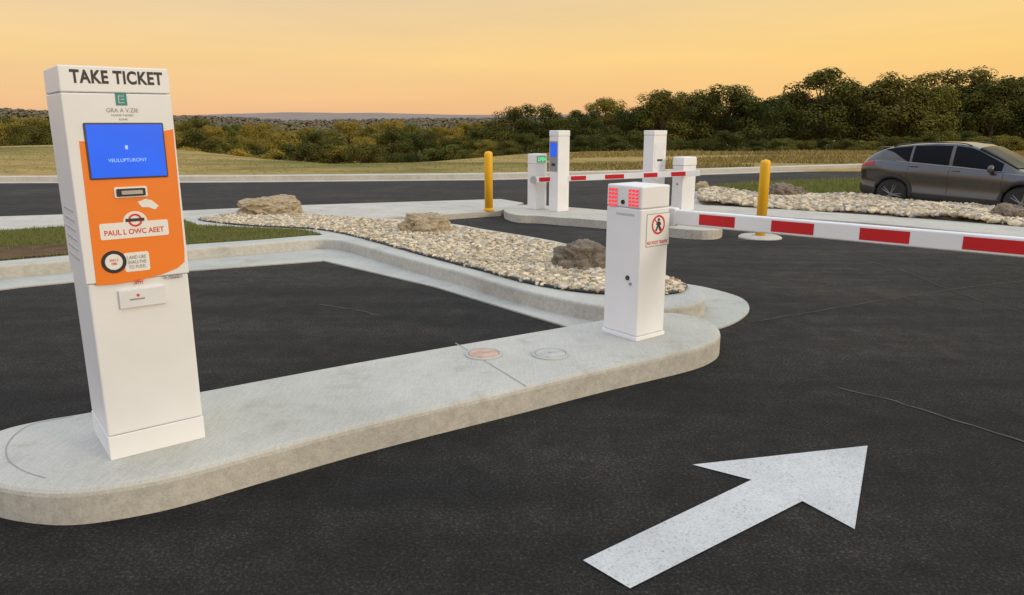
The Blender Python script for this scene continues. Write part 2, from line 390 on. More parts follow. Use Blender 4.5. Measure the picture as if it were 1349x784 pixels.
# ------------------------------------------------------------ bed 1
bed_px=[(-220,368),(0,350),(130,339),(250,328),(340,321),(400,316),(430,315),(460,319),(540,341),(640,368),(730,391),(800,403),(870,405),(912,401),(929,392),(922,381),(895,369),(860,355),(797,337),(735,318),(640,302),(590,294),(500,287),(400,280),(310,278),(250,285),(130,293),(0,301),(-220,310)]
bedp=crom(G2(bed_px,.15),5)
sheet('planting_bed_kerb',bedp,.15,M['concrete'],.2,.025)
for px_ in ([(-220,398),(0,381),(250,356),(426,343),(432,312),(400,312),(250,320),(-220,355)],
            [(426,343),(745,429),(800,400),(640,360),(540,332),(432,312)]):
    sheet('concrete_gutter',G2(px_,.014),.014,M['gutter'],.05,.003)
gn=crom(G2([(800,450),(870,448),(930,436),(968,424),(987,408),(978,393),(945,382),(905,374)],.014),6,False)
sheet('concrete_gutter',G2([(745,429)],.014)+gn+G2([(860,380),(800,400)],.014),.014,M['gutter'],.05,.003)
grav_px=[(262,290),(310,283),(400,284),(500,291),(590,299),(640,307),(735,324),(797,345),(860,362),(896,374),(903,381),(880,388),(800,388),(720,378),(640,358),(520,326),(480,315),(420,303),(330,298)]
gravp=crom(G2(grav_px,.15),4)
sheet('gravel_bed',gravp,.156,M['gravelbase'])
def bump1(x,y): return zg(y)+.160
pts=scatter(gravp,15000,lambda x,y: random.random()< (1.0 if y<8.5 else .7))
o=stones('gravel',pts,bump1,.016,.038); tag(o,'cream and tan river gravel filling the kerbed bed behind the near island','gravel',kind='stuff')
ed=[(x,y,zg(y)+.164) for x,y in gravp]
o=MB().tube(ed+[ed[0]],.013,6).build('edging_strip',M['black']); tag(o,'black plastic edging strip around the near gravel bed','edging')
lawn_px=[(-220,350),(0,344),(130,333),(250,322),(340,316),(400,311),(425,309),(400,303),(330,300),(262,297),(240,290),(130,296),(0,304),(-220,312)]
lawnp=G2(lawn_px,.15)
sheet('lawn',lawnp,.155,M['lawn'])
mulchp=G2([(-220,347),(0,342),(60,337),(120,332),(150,322),(60,322),(0,326),(-220,332)],.16)
sheet('mulch',mulchp,.162,M['mulch'])
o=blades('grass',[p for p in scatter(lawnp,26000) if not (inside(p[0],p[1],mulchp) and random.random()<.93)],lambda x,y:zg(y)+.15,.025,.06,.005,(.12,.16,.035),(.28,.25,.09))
tag(o,'short green and straw coloured grass in the left kerbed bed','grass',kind='stuff')
# ------------------------------------------------------------ near island
isl_px=[(-60,594),(-30,577),(10,562),(60,551),(120,541),(267,514),(500,471),(740,430),(820,416),(880,411),(920,417),(944,428),(949,440),(935,451),(900,462),(800,484),(690,510),(500,554),(350,593),(250,620),(180,635),(100,646),(40,645),(-20,634),(-60,614)]
islp=crom(G2(isl_px,.15),6)
sheet('near_traffic_island',islp,.15,M['concrete'],.22,.03)
def strip(name,a,b,w,dz,mat,th=.0015):
    a=Vector(a);b=Vector(b); d=(b-a).normalized(); n=Vector((-d.y,d.x))*w/2
    return sheet(name,[tuple(a-n),tuple(b-n),tuple(b+n),tuple(a+n)],dz,mat)
M['joint']=paint('joint_mat',(.34,.32,.29),.9,0,.2,30)
J=G2([(600,452),(693,509)],.15)
strip('control_joint',J[0],J[1],.008,.1515,M['joint'])
tl=crom(G2([(95,549),(40,560),(12,582),(10,604),(30,620),(60,630)],.15),6,False)
tl=[Vector(p) for p in tl]; Lf=[];Rt=[]
for i,p in enumerate(tl):
    d=(tl[min(i+1,len(tl)-1)]-tl[max(i-1,0)]).normalized(); nv=Vector((-d.y,d.x))*.003; Lf.append(tuple(p+nv)); Rt.append(tuple(p-nv))
sheet('tooled_line',Lf+Rt[::-1],.1512,M['joint'])
# ------------------------------------------------------------ far islands
sheet('far_traffic_island',crom(G2([(664,277),(672,272),(705,270),(800,277),(890,286),(935,291),(952,298),(940,303),(890,301),(800,291),(720,285),(680,283)],.15),5),.15,M['concrete_far'],.22,.02)
rb_px=[(872,277),(885,270),(915,262),(918,248),(960,250),(1010,258),(1060,259),(1135,260),(1250,266),(1349,272),(1500,284),(1800,310),(1800,355),(1500,326),(1349,312),(1200,298),(1100,290),(1000,283),(940,281),(895,281)]
rbp=crom(G2(rb_px,.15),4)
sheet('right_bed_kerb',rbp,.15,M['concrete_far'],.2,.02)
rg_px=[(922,268),(926,252),(960,253),(1010,260),(1060,261),(1135,262),(1250,268),(1349,274),(1500,288),(1800,316),(1800,338),(1500,311),(1349,299),(1200,287),(1100,280),(1000,274),(950,271)]
rgp=crom(G2(rg_px,.15),4)
sheet('right_gravel_bed',rgp,.156,M['gravelbase'])
def bump2(x,y): return zg(y)+.165+.12*max(0,noise.noise(Vector((x*.7,y*.7,5)))+.35)
pts=scatter(rgp,15000,lambda x,y: x<13.5)
o=stones('gravel',pts,bump2,.03,.07); tag(o,'tan and cream gravel mounded in the long bed between the barrier arm and the parked car','gravel',kind='stuff')
gp=G2([(930,246),(1000,240),(1135,236),(1200,240),(1135,257),(1060,256),(1010,255),(960,249)],.05)
sheet('right_lawn',gp,.03,M['lawn'],.03)
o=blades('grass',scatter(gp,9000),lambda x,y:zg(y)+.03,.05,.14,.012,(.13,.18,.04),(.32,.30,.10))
tag(o,'green grass patch between the right gravel bed and the far road','grass',kind='stuff')
fp=[]
while len(fp)<20000:
    a=random.uniform(-.75,.8); y=random.uniform(28,45); x=a*y
    yc=interp(a,YC); yk=interp(x,[(-40,23.4),(-16,24.6),(0,26.2),(15,31),(60,36)])
    if y>yk+1.2 and y<yc+2 and (a>.02 or random.random()<.12) and noise.noise(Vector((x*.12,y*.3,7)))>-.12: fp.append((x,y))
o=blades('dry_grass',fp,lambda x,y:T(x,y),.05,.20,.045,(.20,.17,.05),(.44,.31,.12),lambda x,y:.2+.8*sm((x/y+.02)/.22))
tag(o,'straw coloured meadow grass in the field beyond the road','dry grass',kind='stuff')
# ------------------------------------------------------------ arrow + seam
o=sheet('painted_arrow',G2([(768,738),(830,775),(1057,660),(1126,697),(1143,587),(912,612),(990,632)],.005),.005,M['arrow'],0,0,None)
tag(o,'large white painted direction arrow on the dark asphalt','arrow marking')
M['seam']=paint('seam_mat',(.085,.08,.075),.9,0,.7,9)
M['seam_dark']=paint('dark_seam_mat',(.010,.010,.011),.6,0,.3,9)
for l,wd,mt in (([(1105,512),(1180,529),(1260,555),(1400,598)],.018,'seam'),([(985,425),(1060,413),(1130,401),(1220,387),(1400,364)],.012,'seam'),([(1170,385),(1260,398),(1310,402),(1400,425)],.012,'seam_dark'),([(1070,330),(1180,352),(1240,378),(1310,402)],.012,'seam_dark'),([(420,402),(470,409),(500,416)],.02,'seam')):
    q=G2(l)
    qq=[]
    for a,b in zip(q,q[1:]):
        for k in range(5):
            t=k/5; qq.append((a[0]*(1-t)+b[0]*t+random.uniform(-.012,.012),a[1]*(1-t)+b[1]*t+random.uniform(-.012,.012)))
    qq.append(q[-1])
    n_=len(qq)
    L_=[];R_=[]
    for i,p in enumerate(qq):
        a=Vector(qq[max(i-1,0)]);b=Vector(qq[min(i+1,n_-1)]); d=(b-a).normalized(); nv=Vector((-d.y,d.x))*wd/2*random.uniform(.5,1.2)
        L_.append(tuple(Vector(p)+nv)); R_.append(tuple(Vector(p)-nv))
    sheet('pavement_seam',L_+R_[::-1],.004,M[mt])
# ------------------------------------------------------------ panels
class Panel:
    def __init__(s,root,side,dist):
        s.root=root; s.a=root.rotation_euler.z; s.o=Vector(root.location); s.side=side; s.d=dist
        c,k=math.cos(s.a),math.sin(s.a); s.X=Vector((c,k,0)); s.Y=Vector((-k,c,0))
    def pix(s,px,py):
        n=s.Y if s.side=='f' else s.X
        d=ray(px,py); t=((s.o-CAM).dot(n)-s.d)/d.dot(n); p=CAM+d*t-s.o
        return (p.dot(s.X),p.z) if s.side=='f' else (-p.dot(s.Y),p.z)
    def pt(s,u,v,o=0):
        return (u,-s.d-o,v) if s.side=='f' else (-s.d-o,-u,v)
    def rect(s,x0,y0,x1,y1):
        cx,cy=(x0+x1)/2,(y0+y1)/2
        return s.pix(x0,cy)[0],s.pix(x1,cy)[0],s.pix(cx,y1)[1],s.pix(cx,y0)[1]
    def poly(s,name,uv,mat,parent=None,o0=.0,o1=.003,bevel=0):
        n=len(uv); mb=MB(); vs=[s.pt(u,v,o0) for u,v in uv]+[s.pt(u,v,o1) for u,v in uv]
        mb.add(vs,[tuple(range(n)),tuple(range(n,2*n))]+[(i,(i+1)%n,n+(i+1)%n,n+i) for i in range(n)])
        return mb.build(name,mat,parent or s.root,bevel=bevel)
    def rrect(s,x0,x1,z0,z1,r,n=5):
        out=[]
        for cx,cz,a0 in ((x1-r,z1-r,0),(x0+r,z1-r,90),(x0+r,z0+r,180),(x1-r,z0+r,270)):
            for i in range(n+1):
                a=R(a0+90*i/n); out.append((cx+r*math.cos(a),cz+r*math.sin(a)))
        return out
    def disc(s,cx,cz,r,n=28): return [(cx+r*math.cos(2*math.pi*i/n),cz+r*math.sin(2*math.pi*i/n)) for i in range(n)]
    def ring(s,name,cx,cz,r0,r1,mat,parent=None,o0=0,o1=.003,n=32):
        mb=MB(); vs=[]
        for (r,o) in ((r0,o0),(r1,o0),(r1,o1),(r0,o1)):
            vs+=[s.pt(cx+r*math.cos(2*math.pi*i/n),cz+r*math.sin(2*math.pi*i/n),o) for i in range(n)]
        fs=[]
        for j in range(4):
            k=(j+1)%4
            for i in range(n): fs.append((j*n+i,j*n+(i+1)%n,k*n+(i+1)%n,k*n+i))
        return mb.add(vs,fs).build(name,mat,parent or s.root)
    def text(s,name,txt,box,mat,parent=None,o=.004,bold=.012,spacing=1.0):
        cu=bpy.data.curves.new('t','FONT'); cu.body=txt; cu.offset=bold; cu.extrude=.01; cu.space_line=spacing; cu.align_x='CENTER'
        if bold>.02: cu.space_character=1.08
        ob=bpy.data.objects.new('t',cu); COL.objects.link(ob); dg=bpy.context.evaluated_depsgraph_get()
        me=bpy.data.meshes.new_from_object(ob.evaluated_get(dg)); bpy.data.objects.remove(ob); me.name=name
        xs=[v.co.x for v in me.vertices]; ys=[v.co.y for v in me.vertices]
        x0,x1,z0,z1=box
        for v in me.vertices:
            u=x0+(v.co.x-min(xs))/(max(xs)-min(xs))*(x1-x0); q=z0+(v.co.y-min(ys))/(max(ys)-min(ys))*(z1-z0)
            v.co=Vector(s.pt(u,q,o+(.0006 if v.co.z>0 else 0)))
        me.materials.clear()
        return mkobj(name,me,mat,parent or s.root)
# ------------------------------------------------------------ ticket machine (near)
A=R(38); X=Vector((math.cos(A),math.sin(A),0)); Y=Vector((-math.sin(A),math.cos(A),0))
W_,D_=.388,.39
fl=Vector((-1.722,2.933,.15))
root=empty('ticket_machine',fl+X*W_/2+Y*D_/2,A,'tall white entry ticket machine with orange front and blue screen, nearest on the left island','ticket machine')
hw,hd=W_/2,D_/2
MB().box(-hw,hw,-hd,hd,.108,.774).build('pedestal',M['white'],root,bevel=.008)
MB().box(-hw-.002,hw+.002,-hd-.002,hd+.002,0,.1065).build('base_skirt',M['white'],root,bevel=.003)
MB().box(-hw-.006,hw+.003,-hd-.010,hd+.004,.776,1.527).build('upper_housing',M['white'],root,bevel=.005,seg=3)
MB().taper((-hw-.006,hw+.003,-hd-.010,hd+.004,1.529),(-hw-.004,hw+.002,-hd-.008,hd+.003,1.628)).build('header_cap',M['white'],root,bevel=.005,seg=3)
P=Panel(root,'f',hd+.0102)
def flat_text(Pn,name,txt,px,mat,bold=.012,parent=None,o=.004,sp=1.0):
    return Pn.text(name,txt,Pn.rect(*px),mat,parent,o,bold,sp)
tx=flat_text(P,'header_lettering','TAKE TICKET',(92,93,214,111),M['ink'],.034,None,.0)
for v in tx.data.vertices: v.co.y+= .0018*((v.co.z-1.529)/.1)
x0,x1,z0,z1=P.rect(152,123,167,139)
lg=P.poly('logo_plate',[(x0,z0),(x1,z0),(x1,z1),(x0,z1)],M['teal'],o0=0,o1=.001)
a0,a1,b0,b1=P.rect(155.5,126,163.5,136); tk=(a1-a0)*.16
for q in ([(a0,b0),(a1,b0),(a1,b0+tk),(a0,b0+tk)],[(a0,b0+tk),(a0+tk,b0+tk),(a0+tk,b1),(a0,b1)],[(a0+tk,b1-tk),(a1,b1-tk),(a1,b1),(a0+tk,b1)],[(a0+2.6*tk,(b0+b1)/2-tk/2),(a1,(b0+b1)/2-tk/2),(a1,(b0+b1)/2+tk/2),(a0+2.6*tk,(b0+b1)/2+tk/2)]):
    P.poly('logo_mark',q,M['seamgrey'],lg,.0012,.0018)
flat_text(P,'brand_lettering','GRA A V.ZIE',(140,142.5,182,148),M['paleink'],.0,None,.001)
flat_text(P,'brand_lettering','MADE MOED',(147,150.5,176,153),M['paleink'],.0,None,.001)
flat_text(P,'brand_lettering','ROME',(157,156,168,158.5),M['paleink'],.0,None,.001)
op=[P.pix(*q) for q in [(104,186),(116,186),(160,182),(200,176),(229,170),(243,330),(243,345),(234,353),(215,361),(185,369),(155,374),(127,376)]]
op=[(min(u,hw-.003),v) for u,v in op]
orange=P.poly('orange_panel',op,M['orange'],o0=0,o1=.0012)
x0,x1,z0,z1=P.rect(115,163,217,234)
fr=P.poly('screen_frame',P.rrect(x0-.004,x1+.003,z0-.004,z1+.004,.006),M['dark'],o0=0,o1=.006,bevel=.002)
sc=P.poly('screen',[(x0+.003,z0+.003),(x1-.003,z0+.003),(x1-.003,z1-.003),(x0+.003,z1-.003)],M['screen'],fr,.006,.0075)
cx,cz=P.pix(166,194)
P.poly('screen_icon',P.rrect(cx-.005,cx+.005,cz-.008,cz+.008,.003),M['screentext'],fr,.008,.0086)
flat_text(P,'screen_lettering','VEULUPTURONY',(142,208.5,193,213),M['screentext'],.0,fr,.008)
x0,x1,z0,z1=P.rect(150,246,194,260)
sl=P.poly('ticket_slot',P.rrect(x0,x1,z0,z1,.007),M['decalwhite'],None,.002,.006,.001)
x0,x1,z0,z1=P.rect(153,248,191,258); P.poly('slot_bezel',P.rrect(x0,x1,z0,z1,.005),M['black'],sl,.006,.012)
x0,x1,z0,z1=P.rect(159,250.5,187,255.5); P.poly('slot_mouth',P.rrect(x0,x1,z0,z1,.003),M['steel'],sl,.012,.018)
P.poly('hand_icon',[P.pix(*q) for q in [(181,266),(192,262),(200,264),(209,271),(204,276),(196,273),(187,273)]],M['decalwhite'],None,.0013,.0022)
# label with raised arch
x0,x1,z0,z1=P.rect(131,292,222,313); cx,cz=P.pix(178,290); ra=.046
arch=[(cx+ra*math.cos(R(a_)),z1-.001+ra*.95*math.sin(R(a_))) for a_ in range(0,181,12)]
lp=P.poly('instruction_label',P.rrect(x0,x1,z0,z1,.007),M['decalwhite'],None,.0013,.0025)
P.poly('label_arch',arch,M['decalwhite'],lp,.0012,.0021)
P.ring('icon_ring',cx,cz,.019,.027,M['redink'],lp,.0026,.0034)
x0,x1,z0,z1=P.rect(165,287.5,190,291.5); P.poly('icon_bar',[(x0,z0),(x1,z0),(x1,z1),(x0,z1)],M['ink'],lp,.0035,.0042)
flat_text(P,'instruction_lettering','PAUL L OWC AEET',(137,301,216,308),M['redink'],.016,lp,.0028)
cx,cz=P.pix(150,345); ds=P.poly('round_badge',P.disc(cx,cz,.047),M['decalwhite'],None,.0013,.0025)
P.ring('badge_ring',cx,cz,.033,.047,M['black'],ds,.0025,.0035); flat_text(P,'badge_lettering','SNO 5\nEME',(144.5,341,156,349),M['redink'],.01,ds,.0028)
x0,x1,z0,z1=P.rect(164,332,197,357); np_=P.poly('notice_label',P.rrect(x0,x1,z0,z1,.008),M['decalwhite'],None,.0013,.0023)
flat_text(P,'notice_lettering','LAND LIRE\nSNALLYNE\nTO PUEEL',(168,336,193,353),M['greyink'],.005,np_,.0028)
flat_text(P,'mark_lettering','UFH',(177,368,188,374),M['redink'],.02,None,.002); flat_text(P,'mark_lettering','v.-xsun',(216,361,240,367),M['greyink'],.015,None,.002)
PL=Panel(root,'f',hd)
x0,x1,z0,z1=PL.rect(156,379,218,403)
lk=PL.poly('lock_plate',PL.rrect(x0,x1,z0,z1,.004),M['offwhite'],None,0,.014,.003)
cx,cz=PL.pix(181,388); PL.poly('lock_mark',PL.disc(cx,cz,.006,12),M['redink'],lk,.014,.0155)
x0,x1,z0,z1=PL.rect(170,392,190,394); PL.poly('lock_line',[(x0,z0),(x1,z0),(x1,z1),(x0,z1)],M['greyink'],lk,.014,.015)
PS=Panel(root,'l',hw+.006)
for z in (.86,.90,.94,.98,1.02,1.06): PS.poly('side_louvre',[(-.12,z),(.12,z),(.12,z+.010),(-.12,z+.010)],M['seamgrey'],None,0,.002)
# ------------------------------------------------------------ near barrier gate
A2=R(38); X2=Vector((math.cos(A2),math.sin(A2),0)); Y2=Vector((-math.sin(A2),math.cos(A2),0)); w2,d2=.27,.31
ca=Vector((.822,4.70,.15))
gate=empty('barrier_gate',ca+X2*w2/2+Y2*d2/2,A2,'white barrier cabinet with red light panels and striped arm on the near island','barrier gate')
MB().box(-w2/2,w2/2,-d2/2,d2/2,.030,.873).build('cabinet',M['white'],gate,bevel=.010,seg=3)
MB().box(-w2/2-.006,w2/2+.006,-d2/2-.006,d2/2+.006,0,.029).build('base_plate',M['white'],gate,bevel=.004)
MB().taper((-w2/2,w2/2,-d2/2,d2/2,.875),(-w2/2+.001,w2/2-.001,-d2/2+.001,d2/2-.001,1.018)).build('top_cover',M['white'],gate,bevel=.010,seg=3)
PG=Panel(gate,'l',w2/2+.0005)
def ledpanel(Pn,px):
    x0,x1,z0,z1=Pn.rect(*px); bk=Pn.poly('light_panel',[(x0,z0),(x1,z0),(x1,z1),(x0,z1)],M['ledback'],None,0,.003)
    mb=MB(); nx,nz=3,5
    for i in range(nx):
        for j in range(nz):
            cx=x0+(i+.5)*(x1-x0)/nx; cz=z0+(j+.5)*(z1-z0)/nz; rx=(x1-x0)/nx*.40; rz=(z1-z0)/nz*.27; sk=rz*1.2
            q=[(cx-rx,cz-rz-sk*.3),(cx+rx,cz-rz+sk*.3),(cx+rx,cz+rz+sk*.3),(cx-rx,cz+rz-sk*.3)]
            mb.add([Pn.pt(u,v,.003) for u,v in q]+[Pn.pt(u,v,.005) for u,v in q],[(4,5,6,7),(0,1,5,4),(1,2,6,5),(2,3,7,6),(3,0,4,7)])
    mb.build('light_cells',M['led'],bk)
ledpanel(PG,(802,247,814,272)); ledpanel(PG,(828,249,842,273))
PG0=Panel(gate,'l',w2/2)
cx,cz=PG.pix(821,266); PG.poly('sensor_lens',PG.disc(cx,cz,.014,16),M['black'],None,0,.008)
cx,cz=PG0.pix(827,366); PG0.poly('key_lock',PG0.disc(cx,cz,.016,16),M['dark'],None,0,.008); cx,cz=PG0.pix(831,374); PG0.poly('key_cover',PG0.disc(cx,cz,.009,12),M['steel'],None,0,.010)
x0,x1,z0,z1=PG0.rect(812,281,836,284); PG0.poly('vent_slot',[(x0,z0),(x1,z0),(x1,z1),(x0,z1)],M['seamgrey'],None,0,.001)
PF=Panel(gate,'f',d2/2)
x0,x1,z0,z1=PF.rect(852,282,881,323)
sb=PF.poly('sticker_border',PF.rrect(x0-.005,x1+.005,z0-.005,z1+.005,.006),M['greyink'],None,0,.001)
st=PF.poly('warning_sticker',PF.rrect(x0,x1,z0,z1,.005),M['decalwhite'],None,0,.002)
cx=(x0+x1)/2; cz=z1-.070
PF.ring('prohibition_ring',cx,cz,.050,.064,M['redink'],st,.002,.0028)
c=math.cos(R(45))*.052; k=.0035; PF.poly('prohibition_bar',[(cx-c-k,cz+c-k),(cx-c+k,cz+c+k),(cx+c+k,cz-c+k),(cx+c-k,cz-c-k)],M['redink'],st,.002,.0026)
PF.poly('figure_head',PF.disc(cx+.002,cz+.033,.011,12),M['ink'],st,.0027,.0036)
PF.poly('figure_body',[(cx-.014,cz+.020),(cx+.016,cz+.020),(cx+.028,cz-.002),(cx+.015,cz-.002),(cx+.028,cz-.042),(cx+.013,cz-.042),(cx,cz-.012),(cx-.016,cz-.042),(cx-.030,cz-.038),(cx-.012,cz-.004),(cx-.022,cz+.002)],M['ink'],st,.0027,.0036)
PF.text('sticker_lettering','NO FOOT TRAFFIC',(x0+.006,x1-.006,z0+.010,z0+.032),M['redink'],st,.0024,.03)
# arm
ZA=.95
def hitz(px,py,z):
    d=ray(px,py); t=(z-CAMH)/d.z; return CAM+d*t
pa=hitz(892,286,ZA); pb=hitz(1349,326,ZA)
ad=(pb-pa); ad.z=0; ad.normalize(); ang=math.atan2(ad.y,ad.x)
def arm_s(px,py,org):
    n=Vector((-ad.y,ad.x,0)); d=ray(px,py); t=(org-CAM).dot(n)/d.dot(n); return (CAM+d*t-org).dot(ad)
org=pa-ad*.10
arm=MB().box(0,4.2,-.024,.024,-.050,.050).build('barrier_arm',M['white2'],gate,bevel=.010,seg=3)
def setworld(o,root,loc,a,pitch=0):
    rl=Vector(root.location); ra=root.rotation_euler.z; q=loc-rl
    c,s=math.cos(-ra),math.sin(-ra); o.location=(q.x*c-q.y*s,q.x*s+q.y*c,q.z); o.rotation_euler=(0,-pitch,a-ra)
setworld(arm,gate,org,ang)
fo=org-Vector((-ad.y,ad.x,0))*.024
ss=[(arm_s(a_,y_,fo),arm_s(b_,z_,fo)) for a_,y_,b_,z_ in ((921,289,968,293),(1016,297,1072,302),(1132,310,1198,316),(1268,322,1352,330))]
k=ss[-1][1]+.30
while k<3.9: ss.append((k,min(k+.29,4.15))); k+=.55
for s0,s1 in ss:
    MB().box(s0,s1,-.0255,.0255,-.034,.034).build('red_band',M['red'],arm)
hb=MB().lathe([(.03,-.05),(.075,-.05),(.075,.05),(.06,.06),(.03,.06)],24,'y').build('arm_hub',M['grey'],gate,bevel=.004); setworld(hb,gate,org-ad*.03,ang)
cl=MB().box(-.05,.12,-.032,.032,-.060,.060).build('arm_clamp',M['white2'],gate,bevel=.006); setworld(cl,gate,org-ad*.02,ang)
# ------------------------------------------------------------ lids
for (px,py,mat,lab) in ((637,467,'rust','round rust stained access cover set in the near island'),(725,467,'lid','round grey access cover set in the near island')):
    p=G(px,py,.15); t=empty('access_cover',p,0,lab,'access cover')
    MB().lathe([(.095,-.01),(.118,-.01),(.118,.006),(.112,.009),(.100,.009),(.098,.004)],36).build('cover_rim',M['gutter'],t)
    MB().lathe([(.094,-.012),(.094,.007),(.088,.011),(.02,.012)],36).build('cover_plate',M[mat],t)
    MB().lathe([(.012,.010),(.012,.015),(.008,.016)],12).build('lifting_pin',M['steel'],t)
# ------------------------------------------------------------ bollards
def bollard(px,py,top,r,lab,flange):
    p=G(px,py,.0 if flange else .13); 
    d=ray(px,top); t=p.y/d.y; h=(CAMH+d.z*t)-p.z
    b=empty('yellow_bollard',p,0,lab,'bollard','yellow bollards by the lanes')
    MB().lathe([(r,.0),(r,h-r*.8),(r*.93,h-r*.45),(r*.7,h-r*.15),(r*.35,h-.01),(.01,h)],24).build('post',M['yellow'],b,True,angle=30)
    MB().lathe([(r*1.02,.0),(r*1.25,.0),(r*1.25,.03),(r*1.04,.045)],24).build('post_collar',M['yellow'],b)
    if flange: MB().lathe([(.33,-.03),(.33,.025),(.30,.045),(.05,.05)],32).build('concrete_footing',M['concrete_far'],b,False)
bollard(644,277,199,.085,'yellow bollard standing alone on the far walk, left of the ticket machines',False)
bollard(1001,314,210,.078,'yellow bollard on a round concrete footing, right of the far cabinets',True)
# ------------------------------------------------------------ far machines
def farbox(name,px0,px1,ybot,ytop,rz,lab,cat,dz=.15,depth=.3):
    p=G((px0+px1)/2,ybot,dz); d=ray((px0+px1)/2,ytop); h=CAMH+d.z*(p.y/d.y)-p.z
    wid=(px1-px0)/F*(p.y*CP)*.88
    p=p+Vector((0,depth*.5,0))
    e=empty(name,p,rz,lab,cat); w=wid/2*.8; dd=depth/2*.9
    return e,w,dd,h
e,w,dd,h=farbox('ticket_machine',722,751,279,172,R(38),'slim white far ticket machine with small blue screen, on the far island','ticket machine')
MB().box(-w,w,-dd,dd,.0,h*.93).build('pedestal',M['white'],e,bevel=.01)
MB().box(-w-.005,w+.005,-dd-.005,dd+.005,h*.93+.002,h).build('header_cap',M['white'],e,bevel=.012)
PP=Panel(e,'l',w); 
fr=PP.poly('front_panel',PP.rrect(-dd*.85,dd*.85,h*.50,h*.87,.01),M['greyink'],None,0,.006)
PP.poly('screen',PP.rrect(-dd*.7,dd*.7,h*.68,h*.85,.008),M['screen'],fr,.006,.009)
PP.poly('ticket_slot',PP.rrect(-dd*.4,dd*.4,h*.57,h*.60,.005),M['black'],fr,.006,.012)
e,w,dd,h=farbox('barrier_gate',694,721,276,203,R(38),'short white far barrier cabinet with green lit display, left of the slim machine','barrier gate')
far_gate=e; fgh=h
MB().box(-w,w,-dd,dd,0,h*.82).build('cabinet',M['white'],e,bevel=.01)
MB().taper((-w-.006,w+.006,-dd-.006,dd+.006,h*.82+.002),(-w,w,-dd,dd,h)).build('top_cover',M['white'],e,bevel=.014)
PP=Panel(e,'f',dd+.004)
fr=PP.poly('display',PP.rrect(-w*.85,w*.85,h*.85,h*.96,.006),M['grey'],None,0,.006)
PP.text('display_lettering','OPEN',(-w*.7,w*.7,h*.87,h*.94),M['green_led'],fr,.007,.03)
e,w,dd,h=farbox('pay_station',843,879,277,172,R(38),'tall plain white pay pillar behind the near barrier cabinet','pay pillar')
pay=e
MB().box(-w,w,-dd,dd,0,h*.94).build('pedestal',M['white'],e,bevel=.01)
MB().box(-w-.005,w+.005,-dd-.005,dd+.005,h*.94+.002,h).build('header_cap',M['white'],e,bevel=.012)
PP=Panel(e,'f',dd); fr=PP.poly('front_panel',PP.rrect(-w*.8,w*.8,h*.55,h*.85,.01),M['offwhite'],None,0,.006)
PP.poly('card_slot',PP.rrect(-w*.4,w*.4,h*.62,h*.645,.005),M['black'],fr,.006,.010)
e,w,dd,h=farbox('control_cabinet',882,920,278,207,R(38),'short white control cabinet between the pay pillar and the right yellow bollard','cabinet')
MB().box(-w,w,-dd,dd,0,h*.84).build('cabinet',M['white'],e,bevel=.01)
MB().taper((-w-.012,w+.012,-dd-.012,dd+.012,h*.84+.002),(-w-.004,w+.004,-dd-.004,dd+.004,h)).build('top_cover',M['white'],e,bevel=.02)
PP=Panel(e,'l',w); PP.poly('key_lock',PP.disc(0,h*.5,.018,12),M['dark'],None,0,.008)
# far arm
base=Vector(far_gate.location)
d=ray(704,237); p0=CAM+d*((base.y-.36)/d.y)
d=ray(922,228); p1=CAM+d*((min(pay.location.y,e.location.y)-.36)/d.y)
dl=p1-p0; ln=dl.length; an2=math.atan2(dl.y,dl.x); pit=math.asin(dl.z/ln); ad2=dl.normalized()
farm=MB().box(-.05,ln,-.02,.02,-.055,.055).build('barrier_arm',M['white2'],far_gate,bevel=.006); setworld(farm,far_gate,p0,an2,pit)
def s2(px):
    n=Vector((-ad2.y,ad2.x,0)); d=ray(px,232); t=(p0-CAM).dot(n)/d.dot(n); return (CAM+d*t-p0).dot(ad2)
for a_,b_ in ((710,729),(752,772),(797,822),(848,866),(884,903)):
    MB().box(s2(a_),s2(b_),-.0225,.0225,-.042,.042).build('red_band',M['red'],farm)
hb=MB().lathe([(.02,-.03),(.07,-.03),(.07,.22),(.02,.22)],20,'y').build('arm_hub',M['grey'],far_gate); setworld(hb,far_gate,p0-ad2*.02,an2)
# ------------------------------------------------------------ boulders
def boulder(x0,x1,yt,yb,mat,lab,dz=.15,seed=0,ex=.8):
    p=G((x0+x1)/2,yb,dz); sc_=p.y*CP/F; wx=(x1-x0)*sc_/2; hh=(yb-yt)*sc_*.95
    bm=bmesh.new(); bmesh.ops.create_icosphere(bm,subdivisions=6,radius=1)
    for v in bm.verts:
        c=v.co.copy(); q=Vector((math.copysign(abs(c.x)**ex,c.x),math.copysign(abs(c.y)**ex,c.y),math.copysign(abs(c.z)**.75,c.z)))
        cell=noise.voronoi(c*2.4+Vector((seed,seed,0)))[0]
        n_=noise.noise(c*1.3+Vector((seed,0,0)))*.34+(cell[1]-cell[0])*-.20+.08+noise.noise(c*5+Vector((0,seed,0)))*.13+abs(noise.noise(c*12+Vector((0,seed,0))))*.07
        q*=1+n_; q.x*=wx*.95; q.y*=wx*.7; q.z=max(q.z*.8+.2,-.12)*hh/1.0
        v.co=q
    me=bpy.data.meshes.new('boulder'); bm.to_mesh(me); bm.free()
    zs=max(v.co.z for v in me.vertices)
    xm=max(abs(v.co.x) for v in me.vertices)
    for v in me.vertices: v.co.z*=hh/zs; v.co.x*=wx*1.05/xm
    o=mkobj('boulder',me,mat,None,False); o.location=p+Vector((0,wx*.6,0)); tag(o,lab,'boulder')
boulder(300,396,258,284,M['rock_tan'],'largest flat tan boulder at the left end of the near gravel bed',.15,3)
boulder(517,596,280,308,M['rock_tan'],'lumpy pale tan boulder in the middle of the near gravel bed',.15,8)
